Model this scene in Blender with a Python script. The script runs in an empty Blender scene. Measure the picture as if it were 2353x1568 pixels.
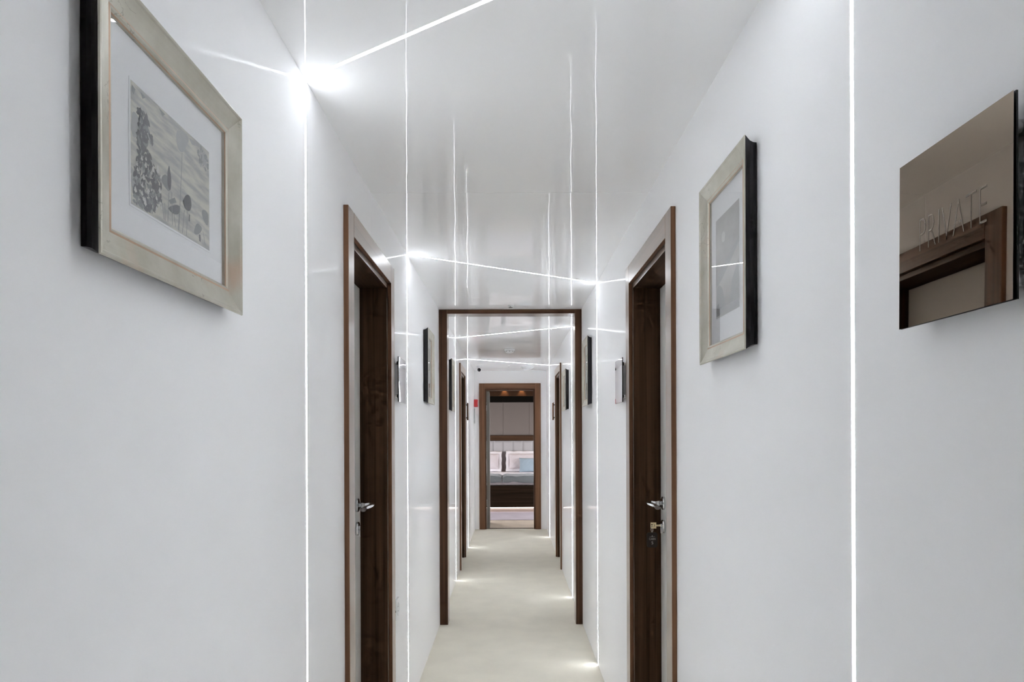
import bpy, bmesh, math, random
from mathutils import Vector, Matrix

random.seed(7)
SC = bpy.context.scene
COL = SC.collection
PI = math.pi

# ------------------------------------------------------------------ dimensions (metres)
XL, XR = -0.497, 0.503          # wall faces
H = 2.21                        # corridor ceiling
EYE = 1.346
YB, YE = -1.6, 9.5              # back of corridor, end wall face
WT = 0.20                       # wall thickness
SW = 0.0046                     # half width of an LED line
BX0, BX1, BY1, BH = -1.75, 1.55, 13.60, 2.23   # cabin at the far end
EWT = 0.10                      # end wall thickness

# ------------------------------------------------------------------ materials
def new_mat(name):
    m = bpy.data.materials.new(name); m.use_nodes = True
    nt = m.node_tree
    return m, nt, nt.nodes['Principled BSDF']

def setp(b, **k):
    for n, v in k.items():
        b.inputs[n.replace('_', ' ')].default_value = v

def N(nt, t, **k):
    n = nt.nodes.new(t)
    for a, v in k.items(): setattr(n, a, v)
    return n

def plain(name, col, rough=0.5, metal=0.0, ior=1.5, coat=0.0, bump=None, var=0.0, varscale=30.0):
    m, nt, b = new_mat(name)
    setp(b, Base_Color=(*col, 1), Roughness=rough, Metallic=metal, IOR=ior, Coat_Weight=coat)
    tc = N(nt, 'ShaderNodeTexCoord')
    if var:
        n = N(nt, 'ShaderNodeTexNoise'); n.inputs['Scale'].default_value = varscale; n.inputs['Detail'].default_value = 4
        nt.links.new(tc.outputs['Object'], n.inputs['Vector'])
        mx = N(nt, 'ShaderNodeMix', data_type='RGBA')
        mx.inputs[6].default_value = (*[c*(1-var) for c in col], 1); mx.inputs[7].default_value = (*[min(1, c*(1+var)) for c in col], 1)
        nt.links.new(n.outputs['Fac'], mx.inputs[0]); nt.links.new(mx.outputs[2], b.inputs['Base Color'])
    if bump:
        sc, st, dist = bump
        n = N(nt, 'ShaderNodeTexNoise'); n.inputs['Scale'].default_value = sc; n.inputs['Detail'].default_value = 2
        nt.links.new(tc.outputs['Object'], n.inputs['Vector'])
        bp = N(nt, 'ShaderNodeBump'); bp.inputs['Strength'].default_value = st; bp.inputs['Distance'].default_value = dist
        nt.links.new(n.outputs['Fac'], bp.inputs['Height']); nt.links.new(bp.outputs['Normal'], b.inputs['Normal'])
    return m

def walnut(name, axis, dark, light, rough=0.26, coat=1.0, spec_ior=1.25, sheen=1.0, cior=1.3):
    """veneer with grain running along `axis` (0 x, 1 y, 2 z)"""
    m, nt, b = new_mat(name)
    tc = N(nt, 'ShaderNodeTexCoord')
    def grain(s_across, s_along, detail, seed):
        mp = N(nt, 'ShaderNodeMapping')
        sc = [s_across]*3; sc[axis] = s_along
        mp.inputs['Scale'].default_value = sc; mp.inputs['Location'].default_value = (seed, seed*1.7, seed*0.6)
        nt.links.new(tc.outputs['Object'], mp.inputs['Vector'])
        n = N(nt, 'ShaderNodeTexNoise'); n.inputs['Scale'].default_value = 1; n.inputs['Detail'].default_value = detail
        n.inputs['Distortion'].default_value = 0.6
        nt.links.new(mp.outputs['Vector'], n.inputs['Vector'])
        return n
    a = grain(52, 0.8, 4, 3.1); c = grain(330, 2.0, 2, 9.4)
    ad = N(nt, 'ShaderNodeMath', operation='MULTIPLY_ADD'); ad.inputs[1].default_value = 0.35
    nt.links.new(c.outputs['Fac'], ad.inputs[0]); nt.links.new(a.outputs['Fac'], ad.inputs[2])
    rp = N(nt, 'ShaderNodeValToRGB')
    e = rp.color_ramp.elements
    e[0].position = 0.42; e[0].color = (*dark, 1); e[1].position = 0.92; e[1].color = (*light, 1)
    x = e.new(0.62); x.color = (*[(p*0.6+q*0.4) for p, q in zip(dark, light)], 1)
    nt.links.new(ad.outputs[0], rp.inputs['Fac']); nt.links.new(rp.outputs['Color'], b.inputs['Base Color'])
    setp(b, Roughness=rough, IOR=spec_ior, Coat_Weight=coat, Coat_Roughness=0.24, Coat_IOR=cior, Sheen_Weight=sheen, Sheen_Roughness=0.22, Sheen_Tint=(1, .93, .86, 1))
    return m

def gloss_panel(name, col, ior, rough, waves):
    m, nt, b = new_mat(name)
    setp(b, Base_Color=(*col, 1), Roughness=rough, IOR=ior)
    tc = N(nt, 'ShaderNodeTexCoord')
    prev = None
    for scx, sc, dist in waves:
        mp = N(nt, 'ShaderNodeMapping'); mp.inputs['Scale'].default_value = scx
        nt.links.new(tc.outputs['Object'], mp.inputs['Vector'])
        n = N(nt, 'ShaderNodeTexNoise'); n.inputs['Scale'].default_value = sc; n.inputs['Detail'].default_value = 1
        nt.links.new(mp.outputs['Vector'], n.inputs['Vector'])
        bp = N(nt, 'ShaderNodeBump'); bp.inputs['Strength'].default_value = 1; bp.inputs['Distance'].default_value = dist
        nt.links.new(n.outputs['Fac'], bp.inputs['Height'])
        if prev: nt.links.new(prev.outputs['Normal'], bp.inputs['Normal'])
        prev = bp
    if prev: nt.links.new(prev.outputs['Normal'], b.inputs['Normal'])
    return m

def emit(name, col, strength):
    m = bpy.data.materials.new(name); m.use_nodes = True
    nt = m.node_tree; nt.nodes.clear()
    e = N(nt, 'ShaderNodeEmission'); e.inputs['Color'].default_value = (*col, 1); e.inputs['Strength'].default_value = strength
    o = N(nt, 'ShaderNodeOutputMaterial'); nt.links.new(e.outputs[0], o.inputs[0])
    return m

def clear_glass(name):
    m = bpy.data.materials.new(name); m.use_nodes = True
    nt = m.node_tree; nt.nodes.clear()
    t = N(nt, 'ShaderNodeBsdfTransparent'); g = N(nt, 'ShaderNodeBsdfGlossy'); g.inputs['Roughness'].default_value = 0.0
    f = N(nt, 'ShaderNodeFresnel'); ge = N(nt, 'ShaderNodeNewGeometry'); mm = N(nt, 'ShaderNodeMath', operation='MULTIPLY_ADD'); mm.inputs[1].default_value = 1/1.45-1.45; mm.inputs[2].default_value = 1.45
    nt.links.new(ge.outputs['Backfacing'], mm.inputs[0]); nt.links.new(mm.outputs[0], f.inputs['IOR'])
    x = N(nt, 'ShaderNodeMixShader'); o = N(nt, 'ShaderNodeOutputMaterial')
    nt.links.new(f.outputs[0], x.inputs[0]); nt.links.new(t.outputs[0], x.inputs[1]); nt.links.new(g.outputs[0], x.inputs[2]); nt.links.new(x.outputs[0], o.inputs[0])
    return m

def leaf_finish():
    """champagne silver leaf, rubbed to red clay here and there, with fine dark scratches"""
    m, nt, b = new_mat('champagne_silver_leaf')
    tc = N(nt, 'ShaderNodeTexCoord')
    n1 = N(nt, 'ShaderNodeTexNoise'); n1.inputs['Scale'].default_value = 14; n1.inputs['Detail'].default_value = 5
    nt.links.new(tc.outputs['Object'], n1.inputs['Vector'])
    r1 = N(nt, 'ShaderNodeValToRGB'); e = r1.color_ramp.elements
    e[0].position = .3; e[0].color = (.47, .45, .37, 1); e[1].position = .75; e[1].color = (.63, .61, .54, 1)
    nt.links.new(n1.outputs['Fac'], r1.inputs['Fac'])
    n2 = N(nt, 'ShaderNodeTexNoise'); n2.inputs['Scale'].default_value = 7; n2.inputs['Detail'].default_value = 6
    mp = N(nt, 'ShaderNodeMapping'); mp.inputs['Location'].default_value = (3, 5, 1)
    nt.links.new(tc.outputs['Object'], mp.inputs['Vector']); nt.links.new(mp.outputs['Vector'], n2.inputs['Vector'])
    r2 = N(nt, 'ShaderNodeValToRGB'); e = r2.color_ramp.elements
    e[0].position = .58; e[0].color = (0, 0, 0, 1); e[1].position = .72; e[1].color = (.5, .5, .5, 1)
    nt.links.new(n2.outputs['Fac'], r2.inputs['Fac'])
    mx = N(nt, 'ShaderNodeMix', data_type='RGBA'); mx.inputs[7].default_value = (.58, .36, .24, 1)
    nt.links.new(r2.outputs['Color'], mx.inputs[0]); nt.links.new(r1.outputs['Color'], mx.inputs[6])
    w = N(nt, 'ShaderNodeTexNoise'); w.inputs['Scale'].default_value = 26; w.inputs['Detail'].default_value = 4; w.inputs['Distortion'].default_value = 1.5
    nt.links.new(tc.outputs['Object'], w.inputs['Vector'])
    sb = N(nt, 'ShaderNodeMath', operation='SUBTRACT'); sb.inputs[1].default_value = .5
    nt.links.new(w.outputs['Fac'], sb.inputs[0])
    ab = N(nt, 'ShaderNodeMath', operation='ABSOLUTE'); nt.links.new(sb.outputs[0], ab.inputs[0])
    lt = N(nt, 'ShaderNodeMath', operation='LESS_THAN'); lt.inputs[1].default_value = .011
    nt.links.new(ab.outputs[0], lt.inputs[0])
    n3 = N(nt, 'ShaderNodeTexNoise'); n3.inputs['Scale'].default_value = 11; n3.inputs['Detail'].default_value = 3
    nt.links.new(tc.outputs['Object'], n3.inputs['Vector'])
    gt = N(nt, 'ShaderNodeMath', operation='GREATER_THAN'); gt.inputs[1].default_value = .60
    nt.links.new(n3.outputs['Fac'], gt.inputs[0])
    mk = N(nt, 'ShaderNodeMath', operation='MULTIPLY'); nt.links.new(lt.outputs[0], mk.inputs[0]); nt.links.new(gt.outputs[0], mk.inputs[1])
    ml = N(nt, 'ShaderNodeMath', operation='MULTIPLY'); ml.inputs[1].default_value = .38
    nt.links.new(mk.outputs[0], ml.inputs[0])
    m2 = N(nt, 'ShaderNodeMix', data_type='RGBA'); m2.inputs[7].default_value = (.2, .18, .13, 1)
    nt.links.new(ml.outputs[0], m2.inputs[0]); nt.links.new(mx.outputs[2], m2.inputs[6])
    nt.links.new(m2.outputs[2], b.inputs['Base Color'])
    setp(b, Metallic=.45, Roughness=.38)
    return m

def carpet_mat(name, col, var=.08):
    m, nt, b = new_mat(name)
    tc = N(nt, 'ShaderNodeTexCoord')
    n1 = N(nt, 'ShaderNodeTexNoise'); n1.inputs['Scale'].default_value = 5; n1.inputs['Detail'].default_value = 6
    n2 = N(nt, 'ShaderNodeTexNoise'); n2.inputs['Scale'].default_value = 420; n2.inputs['Detail'].default_value = 2
    nt.links.new(tc.outputs['Object'], n1.inputs['Vector']); nt.links.new(tc.outputs['Object'], n2.inputs['Vector'])
    rp = N(nt, 'ShaderNodeValToRGB'); e = rp.color_ramp.elements
    e[0].position = .3; e[0].color = (*[c*(1-var) for c in col], 1); e[1].position = .7; e[1].color = (*[min(1, c*(1+var*.6)) for c in col], 1)
    nt.links.new(n1.outputs['Fac'], rp.inputs['Fac']); nt.links.new(rp.outputs['Color'], b.inputs['Base Color'])
    bp = N(nt, 'ShaderNodeBump'); bp.inputs['Strength'].default_value = .5; bp.inputs['Distance'].default_value = .004
    nt.links.new(n2.outputs['Fac'], bp.inputs['Height']); nt.links.new(bp.outputs['Normal'], b.inputs['Normal'])
    setp(b, Roughness=1.0, IOR=1.2)
    return m

def fabric(name, col, scale=500, dist=.0008, wr=None, rough=.9, ior=1.3):
    m, nt, b = new_mat(name)
    setp(b, Base_Color=(*col, 1), Roughness=rough, IOR=ior, Sheen_Weight=.15)
    tc = N(nt, 'ShaderNodeTexCoord')
    n = N(nt, 'ShaderNodeTexNoise'); n.inputs['Scale'].default_value = scale
    nt.links.new(tc.outputs['Object'], n.inputs['Vector'])
    bp = N(nt, 'ShaderNodeBump'); bp.inputs['Strength'].default_value = .6; bp.inputs['Distance'].default_value = dist
    nt.links.new(n.outputs['Fac'], bp.inputs['Height'])
    last = bp
    if wr:
        n2 = N(nt, 'ShaderNodeTexNoise'); n2.inputs['Scale'].default_value = wr[0]; n2.inputs['Detail'].default_value = 3; n2.inputs['Distortion'].default_value = 1.2
        nt.links.new(tc.outputs['Object'], n2.inputs['Vector'])
        b2 = N(nt, 'ShaderNodeBump'); b2.inputs['Strength'].default_value = 1; b2.inputs['Distance'].default_value = wr[1]
        nt.links.new(n2.outputs['Fac'], b2.inputs['Height']); nt.links.new(bp.outputs['Normal'], b2.inputs['Normal']); last = b2
    nt.links.new(last.outputs['Normal'], b.inputs['Normal'])
    return m

LED = 31.0
M = {}
M['wall'] = gloss_panel('white_gloss_lacquer', (.95, .953, .963), 1.032, .07, [])
M['ceiling'] = gloss_panel('white_stretch_gloss', (.952, .954, .96), 1.22, .0, [((1, 1, 1), 3.0, .0011), ((1, 1, 1), 26.0, .000022)])
M['carpet'] = carpet_mat('cream_carpet', (.835, .795, .695), .05)
M['carpet_cabin'] = carpet_mat('beige_carpet', (.70, .615, .515), .12)
M['floor_patch'] = carpet_mat('lilac_patch_pile', (.60, .555, .62), .1)
WD, WLT = (.042, .024, .0145), (.125, .071, .043)
M['wood_z'] = walnut('walnut_upright_grain', 2, WD, WLT)
M['wood_x'] = walnut('walnut_cross_grain_x', 0, WD, WLT)
M['wood_y'] = walnut('walnut_cross_grain_y', 1, WD, WLT)
AD, AL = (.090, .047, .029), (.225, .119, .071)
M['arch_z'] = walnut('walnut_trim_upright', 2, AD, AL, rough=.3, spec_ior=1.35, cior=1.45)
M['arch_y'] = walnut('walnut_trim_cross_y', 1, AD, AL, rough=.3, spec_ior=1.35, cior=1.45)
M['arch_x'] = walnut('walnut_trim_cross_x', 0, AD, AL, rough=.3, spec_ior=1.35, cior=1.45)
RAW = dict(coat=0.0, spec_ior=1.12, rough=.4, sheen=.05)
EDG = ((.118, .062, .037), (.27, .143, .085))
M['edge_z'] = walnut('walnut_edging_upright', 2, *EDG, **RAW)
M['edge_y'] = walnut('walnut_edging_cross_y', 1, *EDG, **RAW)
M['edge_x'] = walnut('walnut_edging_cross_x', 0, *EDG, **RAW)
LIN = ((.040, .022, .0130), (.115, .064, .037))
M['lining_z'] = walnut('walnut_lining_upright', 2, *LIN, **RAW)
M['lining_y'] = walnut('walnut_lining_cross', 1, *LIN, **RAW)
PST = ((.055, .030, .019), (.150, .082, .052))
M['lining_x'] = walnut('walnut_ledge', 0, *LIN, **RAW)
M['portal_z'] = walnut('walnut_post_upright', 2, *PST, **RAW)
M['portal_x'] = walnut('walnut_post_cross', 0, *PST, **RAW)
M['pelmet'] = walnut('walnut_pelmet', 0, (.035, .018, .010), (.09, .048, .028), **RAW)
M['band_shade'] = plain('black_band_shade', (.007, .0055, .004), .6, ior=1.15)  # shade behind the pelmet put into the band's own colour
M['post_z'] = walnut('walnut_portal_upright', 2, (.046, .0245, .0150), (.132, .069, .041))
M['post_x'] = walnut('walnut_portal_cross', 0, (.046, .0245, .0150), (.132, .069, .041))
M['bed_wood'] = walnut('dark_walnut_bed', 0, (.016, .010, .006), (.05, .032, .02), rough=.4, coat=0, spec_ior=1.15, sheen=.1)
M['steel'] = plain('satin_steel', (.74, .74, .75), .26, 1.0)
M['chrome'] = plain('mirror_chrome', (.62, .62, .64), .015, 1.0)
M['bronze'] = plain('bronze_mirror', (.325, .268, .212), .012, 1.0)
M['etched'] = plain('etched_lettering', (.235, .195, .158), .22, 1.0)
M['edge_dark'] = plain('dark_edge', (.02, .018, .02), .3)
M['brass'] = plain('brass', (.86, .74, .48), .38, 1.0)
M['tag'] = plain('dark_brown_acrylic', (.030, .018, .013), .55)
M['ink'] = plain('pale_print', (.5, .46, .43), .6)
M['black'] = plain('black_lacquer', (.012, .010, .013), .3)
M['leaf'] = leaf_finish()
M['rub'] = plain('rubbed_red_clay_leaf', (.56, .40, .29), .4, .35, var=.3, varscale=16)
M['mat'] = plain('white_mount_board', (.84, .85, .87), .9, ior=1.2)
M['glass'] = clear_glass('picture_glass')
M['white_plastic'] = plain('white_plastic', (.82, .83, .84), .35)
M['grey_plastic'] = plain('grey_plastic', (.45, .47, .48), .4)
M['red'] = plain('red_plastic', (.55, .035, .04), .35)
M['lens'] = plain('black_dome', (.008, .008, .009), .12)
M['led'] = emit('led_light', (.925, .965, 1.02), LED)
M['warm_led'] = emit('warm_led_light', (1.0, .82, .76), 7.0)
M['lamp'] = emit('lamp_glow', (1.0, .62, .34), 4.0)
M['fill_glow'] = emit('fill_pane', (.97, .96, 1.0), 9.0)
M['pad'] = fabric('beige_wall_fabric', (.225, .192, .172), 300)
M['leaf_white'] = plain('pale_grey_lacquer', (.76, .755, .73), .35, ior=1.3)
M['leaf_edge'] = plain('grey_brown_laminate', (.20, .185, .165), .4)
M['headboard'] = fabric('grey_headboard_fabric', (.47, .455, .46), 400)
M['white_linen'] = fabric('white_linen', (.86, .84, .87), 300, .0006, (9, .01))
M['lilac'] = fabric('lilac_linen', (.72, .665, .685), 300, .0006, (11, .008))
M['duvet'] = fabric('grey_green_satin', (.25, .285, .295), 300, .0003, (7, .02), .38, 1.5)
M['blue'] = fabric('pale_blue_satin', (.34, .425, .49), 300, .0004, (9, .01))
M['cream_wall'] = plain('cabin_wall_paint', (.55, .50, .46), .6)
M['groove'] = plain('panel_joint', (.25, .25, .25), .8)

# ------------------------------------------------------------------ mesh helpers
ORG = {}

def planed(bm, axis=0):
    """lacquered (slot 0) on the faces along `axis`, plain veneer (slot 1) on the others"""
    bmesh.ops.recalc_face_normals(bm, faces=bm.faces[:])
    for f in bm.faces: f.material_index = 0 if abs(f.normal[axis]) > .9 else 1
    return bm

def bm_new(): return bmesh.new()

def box(bm, x0, x1, y0, y1, z0, z1, mi=0):
    x0, x1 = min(x0, x1), max(x0, x1); y0, y1 = min(y0, y1), max(y0, y1); z0, z1 = min(z0, z1), max(z0, z1)
    v = [bm.verts.new(p) for p in ((x0,y0,z0),(x1,y0,z0),(x1,y1,z0),(x0,y1,z0),(x0,y0,z1),(x1,y0,z1),(x1,y1,z1),(x0,y1,z1))]
    for f in ((3,2,1,0),(4,5,6,7),(0,1,5,4),(1,2,6,5),(2,3,7,6),(3,0,4,7)):
        bm.faces.new([v[i] for i in f]).material_index = mi
    return bm

def prism(bm, pts, z0, z1, mi=0):
    a = [bm.verts.new((x, y, z0)) for x, y in pts]; b = [bm.verts.new((x, y, z1)) for x, y in pts]
    n = len(pts)
    bm.faces.new(a[::-1]).material_index = mi; bm.faces.new(b).material_index = mi
    for i in range(n):
        bm.faces.new((a[i], a[(i+1) % n], b[(i+1) % n], b[i])).material_index = mi

def tube(bm, path, radii, up=(0, 0, 1), seg=20, cap=True, mi=0):
    """path of points, radii of (a, b) half-axes across and along `up`"""
    P = [Vector(p) for p in path]; rings = []
    for i, p in enumerate(P):
        t = (P[min(i+1, len(P)-1)] - P[max(i-1, 0)]).normalized()
        u = Vector(up); u = (u - t*u.dot(t)).normalized(); s = t.cross(u)
        a, b = radii[i] if isinstance(radii[i], tuple) else (radii[i], radii[i])
        rings.append([bm.verts.new(p + s*(a*math.cos(2*PI*k/seg)) + u*(b*math.sin(2*PI*k/seg))) for k in range(seg)])
    for r0, r1 in zip(rings, rings[1:]):
        for k in range(seg):
            f = bm.faces.new((r0[k], r0[(k+1) % seg], r1[(k+1) % seg], r1[k])); f.smooth = True; f.material_index = mi
    if cap:
        bm.faces.new(rings[0][::-1]).material_index = mi; bm.faces.new(rings[-1]).material_index = mi

def lathe(bm, c, axis, prof, seg=32, mi=0):
    """prof: (radius, distance along axis)"""
    ax = Vector(axis).normalized(); u = Vector((0, 0, 1)) if abs(ax.z) < .9 else Vector((1, 0, 0)); u = (u - ax*u.dot(ax)).normalized(); s = ax.cross(u)
    C = Vector(c); rings = []
    for r, h in prof:
        if r < 1e-6: rings.append([bm.verts.new(C + ax*h)])
        else: rings.append([bm.verts.new(C + ax*h + u*(r*math.cos(2*PI*k/seg)) + s*(r*math.sin(2*PI*k/seg))) for k in range(seg)])
    for r0, r1 in zip(rings, rings[1:]):
        for k in range(seg):
            q = []
            for v in (r0[k % len(r0)], r0[(k+1) % len(r0)], r1[(k+1) % len(r1)], r1[k % len(r1)]):
                if v not in q: q.append(v)
            if len(q) > 2:
                f = bm.faces.new(q); f.material_index = mi; f.smooth = True

def grid(bm, nu, nv, fn, mi=0, smooth=True, flip=False):
    V = [[bm.verts.new(fn(i/nu, j/nv)) for j in range(nv+1)] for i in range(nu+1)]
    for i in range(nu):
        for j in range(nv):
            q = (V[i][j], V[i+1][j], V[i+1][j+1], V[i][j+1])
            f = bm.faces.new(q[::-1] if flip else q); f.smooth = smooth; f.material_index = mi
    return V

def link(name, bm, mats, parent=None, bevel=0.0, normals=True):
    if normals: bmesh.ops.recalc_face_normals(bm, faces=bm.faces[:])
    if parent is not None:
        bmesh.ops.translate(bm, vec=-ORG[parent.name], verts=bm.verts[:])
    me = bpy.data.meshes.new(name); bm.to_mesh(me); bm.free()
    for m in (mats if isinstance(mats, (list, tuple)) else [mats]): me.materials.append(m)
    o = bpy.data.objects.new(name, me); COL.objects.link(o)
    if parent is not None:
        o.parent = parent; ORG[o.name] = ORG[parent.name]
    else: ORG[o.name] = Vector((0, 0, 0))
    if bevel:
        b = o.modifiers.new('edge', 'BEVEL'); b.width = bevel; b.segments = 2; b.limit_method = 'ANGLE'
    return o

def tag(o, label, cat, group=None, kind=None):
    o['label'] = label; o['category'] = cat
    if group: o['group'] = group
    if kind: o['kind'] = kind
    return o

def thing(name, loc, label, cat, group=None, kind=None):
    o = bpy.data.objects.new(name, None); COL.objects.link(o); o.location = loc; o.empty_display_size = .05
    ORG[o.name] = Vector(loc)
    return tag(o, label, cat, group, kind)

def struct(name, bm, m, label, cat, bevel=0):
    return tag(link(name, bm, m, bevel=bevel), label, cat, kind='structure')

def text_mesh(name, body, origin, xdir, ydir, width, height, mat, parent, depth=.0004, thin=0.0):
    cu = bpy.data.curves.new('t', 'FONT'); cu.body = body; cu.resolution_u = 3; cu.offset = -thin
    to = bpy.data.objects.new('t', cu)
    me = to.to_mesh().copy(); to.to_mesh_clear()
    xs = [v.co.x for v in me.vertices]; ys = [v.co.y for v in me.vertices]
    x0, x1, y0, y1 = min(xs), max(xs), min(ys), max(ys)
    bm = bm_new(); bm.from_mesh(me)
    X, Y, O = Vector(xdir), Vector(ydir), Vector(origin); Zn = X.cross(Y)
    for v in bm.verts:
        v.co = O + X*((v.co.x-x0)/(x1-x0)*width) + Y*((v.co.y-y0)/(y1-y0)*height)
    r = bmesh.ops.extrude_face_region(bm, geom=bm.faces[:])
    bmesh.ops.translate(bm, vec=Zn*depth, verts=[g for g in r['geom'] if isinstance(g, bmesh.types.BMVert)])
    bpy.data.objects.remove(to); bpy.data.curves.remove(cu)
    return link(name, bm, mat, parent)

def W(side, d):            # x of a point d metres proud of a wall face (negative = inside the wall)
    return XL + d if side == 'L' else XR - d

# ------------------------------------------------------------------ LED lines: (y at left wall, y at right wall)
RINGS = [(1.667, 1.000), (3.304, 3.945), (6.21, 5.567), (8.00, 8.764)]
# doors: side -> (y0, y1) outer edges of the trim
DOORS = {'L': [(2.042, 2.850), (6.665, 7.440)], 'R': [(2.064, 2.872), (6.690, 7.462)]}
DTOP, TRIM = 2.030, .075
SEAM = 2.457

def wall(side):
    bm = bm_new()
    cuts = []                                           # (y0, y1, kind)
    for r in RINGS:
        y = r[0] if side == 'L' else r[1]
        cuts.append((y-SW, y+SW, 'slot'))
    for a, b in DOORS[side]: cuts.append((a+TRIM-.014, b-TRIM+.014, 'door'))
    cuts.sort(); y = YB
    xa, xb = W(side, 0), W(side, -WT)
    for a, b, k in cuts:
        box(bm, xa, xb, y, a, 0, H)
        if k == 'slot': box(bm, W(side, -.006), xb, a, b, 0, H)
        else:
            zt = DTOP-TRIM+.014
            if a < SEAM < b:
                box(bm, xa, xb, a, SEAM-.0008, zt, H); box(bm, xa, xb, SEAM+.0008, b, zt, H)
                box(bm, W(side, -.004), xb, SEAM-.0008, SEAM+.0008, zt, H)
            else: box(bm, xa, xb, a, b, zt, H)
        y = b
    box(bm, xa, xb, y, YE, 0, H)
    return bm

struct('wall_left', wall('L'), M['wall'], 'left corridor wall of glossy white panels', 'wall')
struct('wall_right', wall('R'), M['wall'], 'right corridor wall of glossy white panels', 'wall')

def edge_y(r, x, o): return r[0] + (r[1]-r[0])*(x-XL)/(XR-XL) + o

bm = bm_new()
X0, X1 = XL-WT, XR+WT
def band(ya, yb, z0=H):      # ya, yb: functions of x
    prism(bm, [(X0, ya(X0)), (X1, ya(X1)), (X1, yb(X1)), (X0, yb(X0))], z0, H+.1)
prev = lambda x: YB
items = sorted(RINGS + [(SEAM, SEAM)], key=lambda r: r[0]+r[1])
for r in items:
    hw = .0011 if r[0] == r[1] else SW*math.hypot(1, r[1]-r[0])
    band(prev, lambda x, r=r, h=hw: edge_y(r, x, -h))
    band(lambda x, r=r, h=hw: edge_y(r, x, -h), lambda x, r=r, h=hw: edge_y(r, x, h), H+(.03 if r[0] == r[1] else .006))
    prev = lambda x, r=r, h=hw: edge_y(r, x, h)
band(prev, lambda x: YE+EWT)
struct('ceiling', bm, M['ceiling'], 'glossy white corridor ceiling mirroring the light lines', 'ceiling')

bm = bm_new(); box(bm, X0, X1, YB, YE+.06, -.1, 0)
struct('floor', bm, M['carpet'], 'cream carpet along the white corridor', 'floor')

bm = bm_new(); box(bm, X0, X1, YB-.1, YB, 0, H)
struct('wall_back', bm, M['post_z'], 'walnut panelled wall closing the corridor behind the viewer', 'wall')

# end wall with the open doorway of the far cabin
EX0, EX1, EZT = -.354, .350, 1.956
bm = bm_new()
box(bm, BX0-.1, EX0, YE, YE+EWT, 0, BH); box(bm, EX1, BX1+.1, YE, YE+EWT, 0, BH); box(bm, EX0, EX1, YE, YE+EWT, EZT, BH)
struct('wall_end', bm, M['wall'], 'white end wall around the open cabin doorway', 'wall')

# ------------------------------------------------------------------ LED lines as things
desc = [
 ('white vertical light line on left wall between large flower picture and near walnut door',
  'thick white light line crossing ceiling nearest the viewer, above the flower picture',
  'thickest white vertical light line, on right wall beside the bronze PRIVATE sign'),
 ('white vertical light line on left wall just past the near left walnut door',
  'white ceiling light line sloping from past near left door to past near right door',
  'white vertical light line on right wall just past near right walnut door'),
 ('white vertical light line on left wall beyond walnut portal, before far left door',
  'white ceiling light line just beyond the walnut portal, rising towards the right',
  'white vertical light line on right wall immediately beyond the walnut portal'),
 ('white vertical light line on left wall between far left door and end wall',
  'farthest white ceiling light line, nearest the end wall and round ceiling lamp',
  'farthest white vertical light line on right wall, next to the end doorway'),
]
for r, dd in zip(RINGS, desc):
    for side, k in (('L', 0), ('R', 2)):
        y = r[0] if side == 'L' else r[1]
        bm = bm_new(); box(bm, W(side, .0003), W(side, -.005), y-SW+.0003, y+SW-.0003, .0005, H-.0005)
        tag(link('light_strip', bm, M['led']), dd[k], 'light strip', 'white light lines around the corridor')
    h = (SW-.0003)*math.hypot(1, r[1]-r[0]); bm = bm_new(); a, b = XL+.0005, XR-.0005
    prism(bm, [(a, edge_y(r, a, -h)), (b, edge_y(r, b, -h)), (b, edge_y(r, b, h)), (a, edge_y(r, a, h))], H-.0003, H+.005)
    tag(link('light_strip', bm, M['led']), dd[1], 'light strip', 'white light lines around the corridor')

# ------------------------------------------------------------------ corridor doors
def lever_handle(par, side, y, z):
    sx = 1 if side == 'L' else -1                   # towards the corridor
    xf = W(side, -.108)                             # face of the leaf
    bm = bm_new()
    lathe(bm, (xf, y, z), (sx, 0, 0), [(.0, 0), (.0265, 0), (.0265, .007), (.0255, .0085), (0, .0085)], 40)
    tube(bm, [(xf+sx*.008, y, z), (xf+sx*.030, y, z), (xf+sx*.052, y, z+.001)], [.0095, .0092, .0092], seg=24)
    h = link('handle', bm, M['steel'], par); h['label'] = 'satin steel lever handle on round rose'
    bm = bm_new()
    path, rad = [], []
    for i in range(15):
        t = i/14
        path.append((xf+sx*(.055+.008*math.sin(PI*min(1, t*1.5))*(1-t)-.006*t+.004*math.sin(2*PI*t)), y+.012-.118*t, z+.004*math.cos(PI*t*1.1)-.002))
        rad.append((.0115-.002*math.sin(PI*t), .0062+.0018*t))
    tube(bm, path, rad, up=(0, 0, 1), seg=24)
    link('lever', bm, M['steel'], h)
    bm = bm_new()
    lathe(bm, (xf, y, z-.0925), (sx, 0, 0), [(0, 0), (.0265, 0), (.0265, .008), (.025, .0095), (0, .0095)], 40)
    l = link('lock', bm, M['steel'], par); l['label'] = 'round steel lock plate below the lever'
    bm = bm_new()
    lathe(bm, (xf, y, z-.0925+.004), (sx, 0, 0), [(0, .009), (.0085, .009), (.0085, .0155), (.008, .016), (0, .016)], 24)
    box(bm, xf+sx*.009, xf+sx*.016, y-.005, y+.005, z-.119, z-.096)
    link('cylinder', bm, M['steel'], l)

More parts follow.
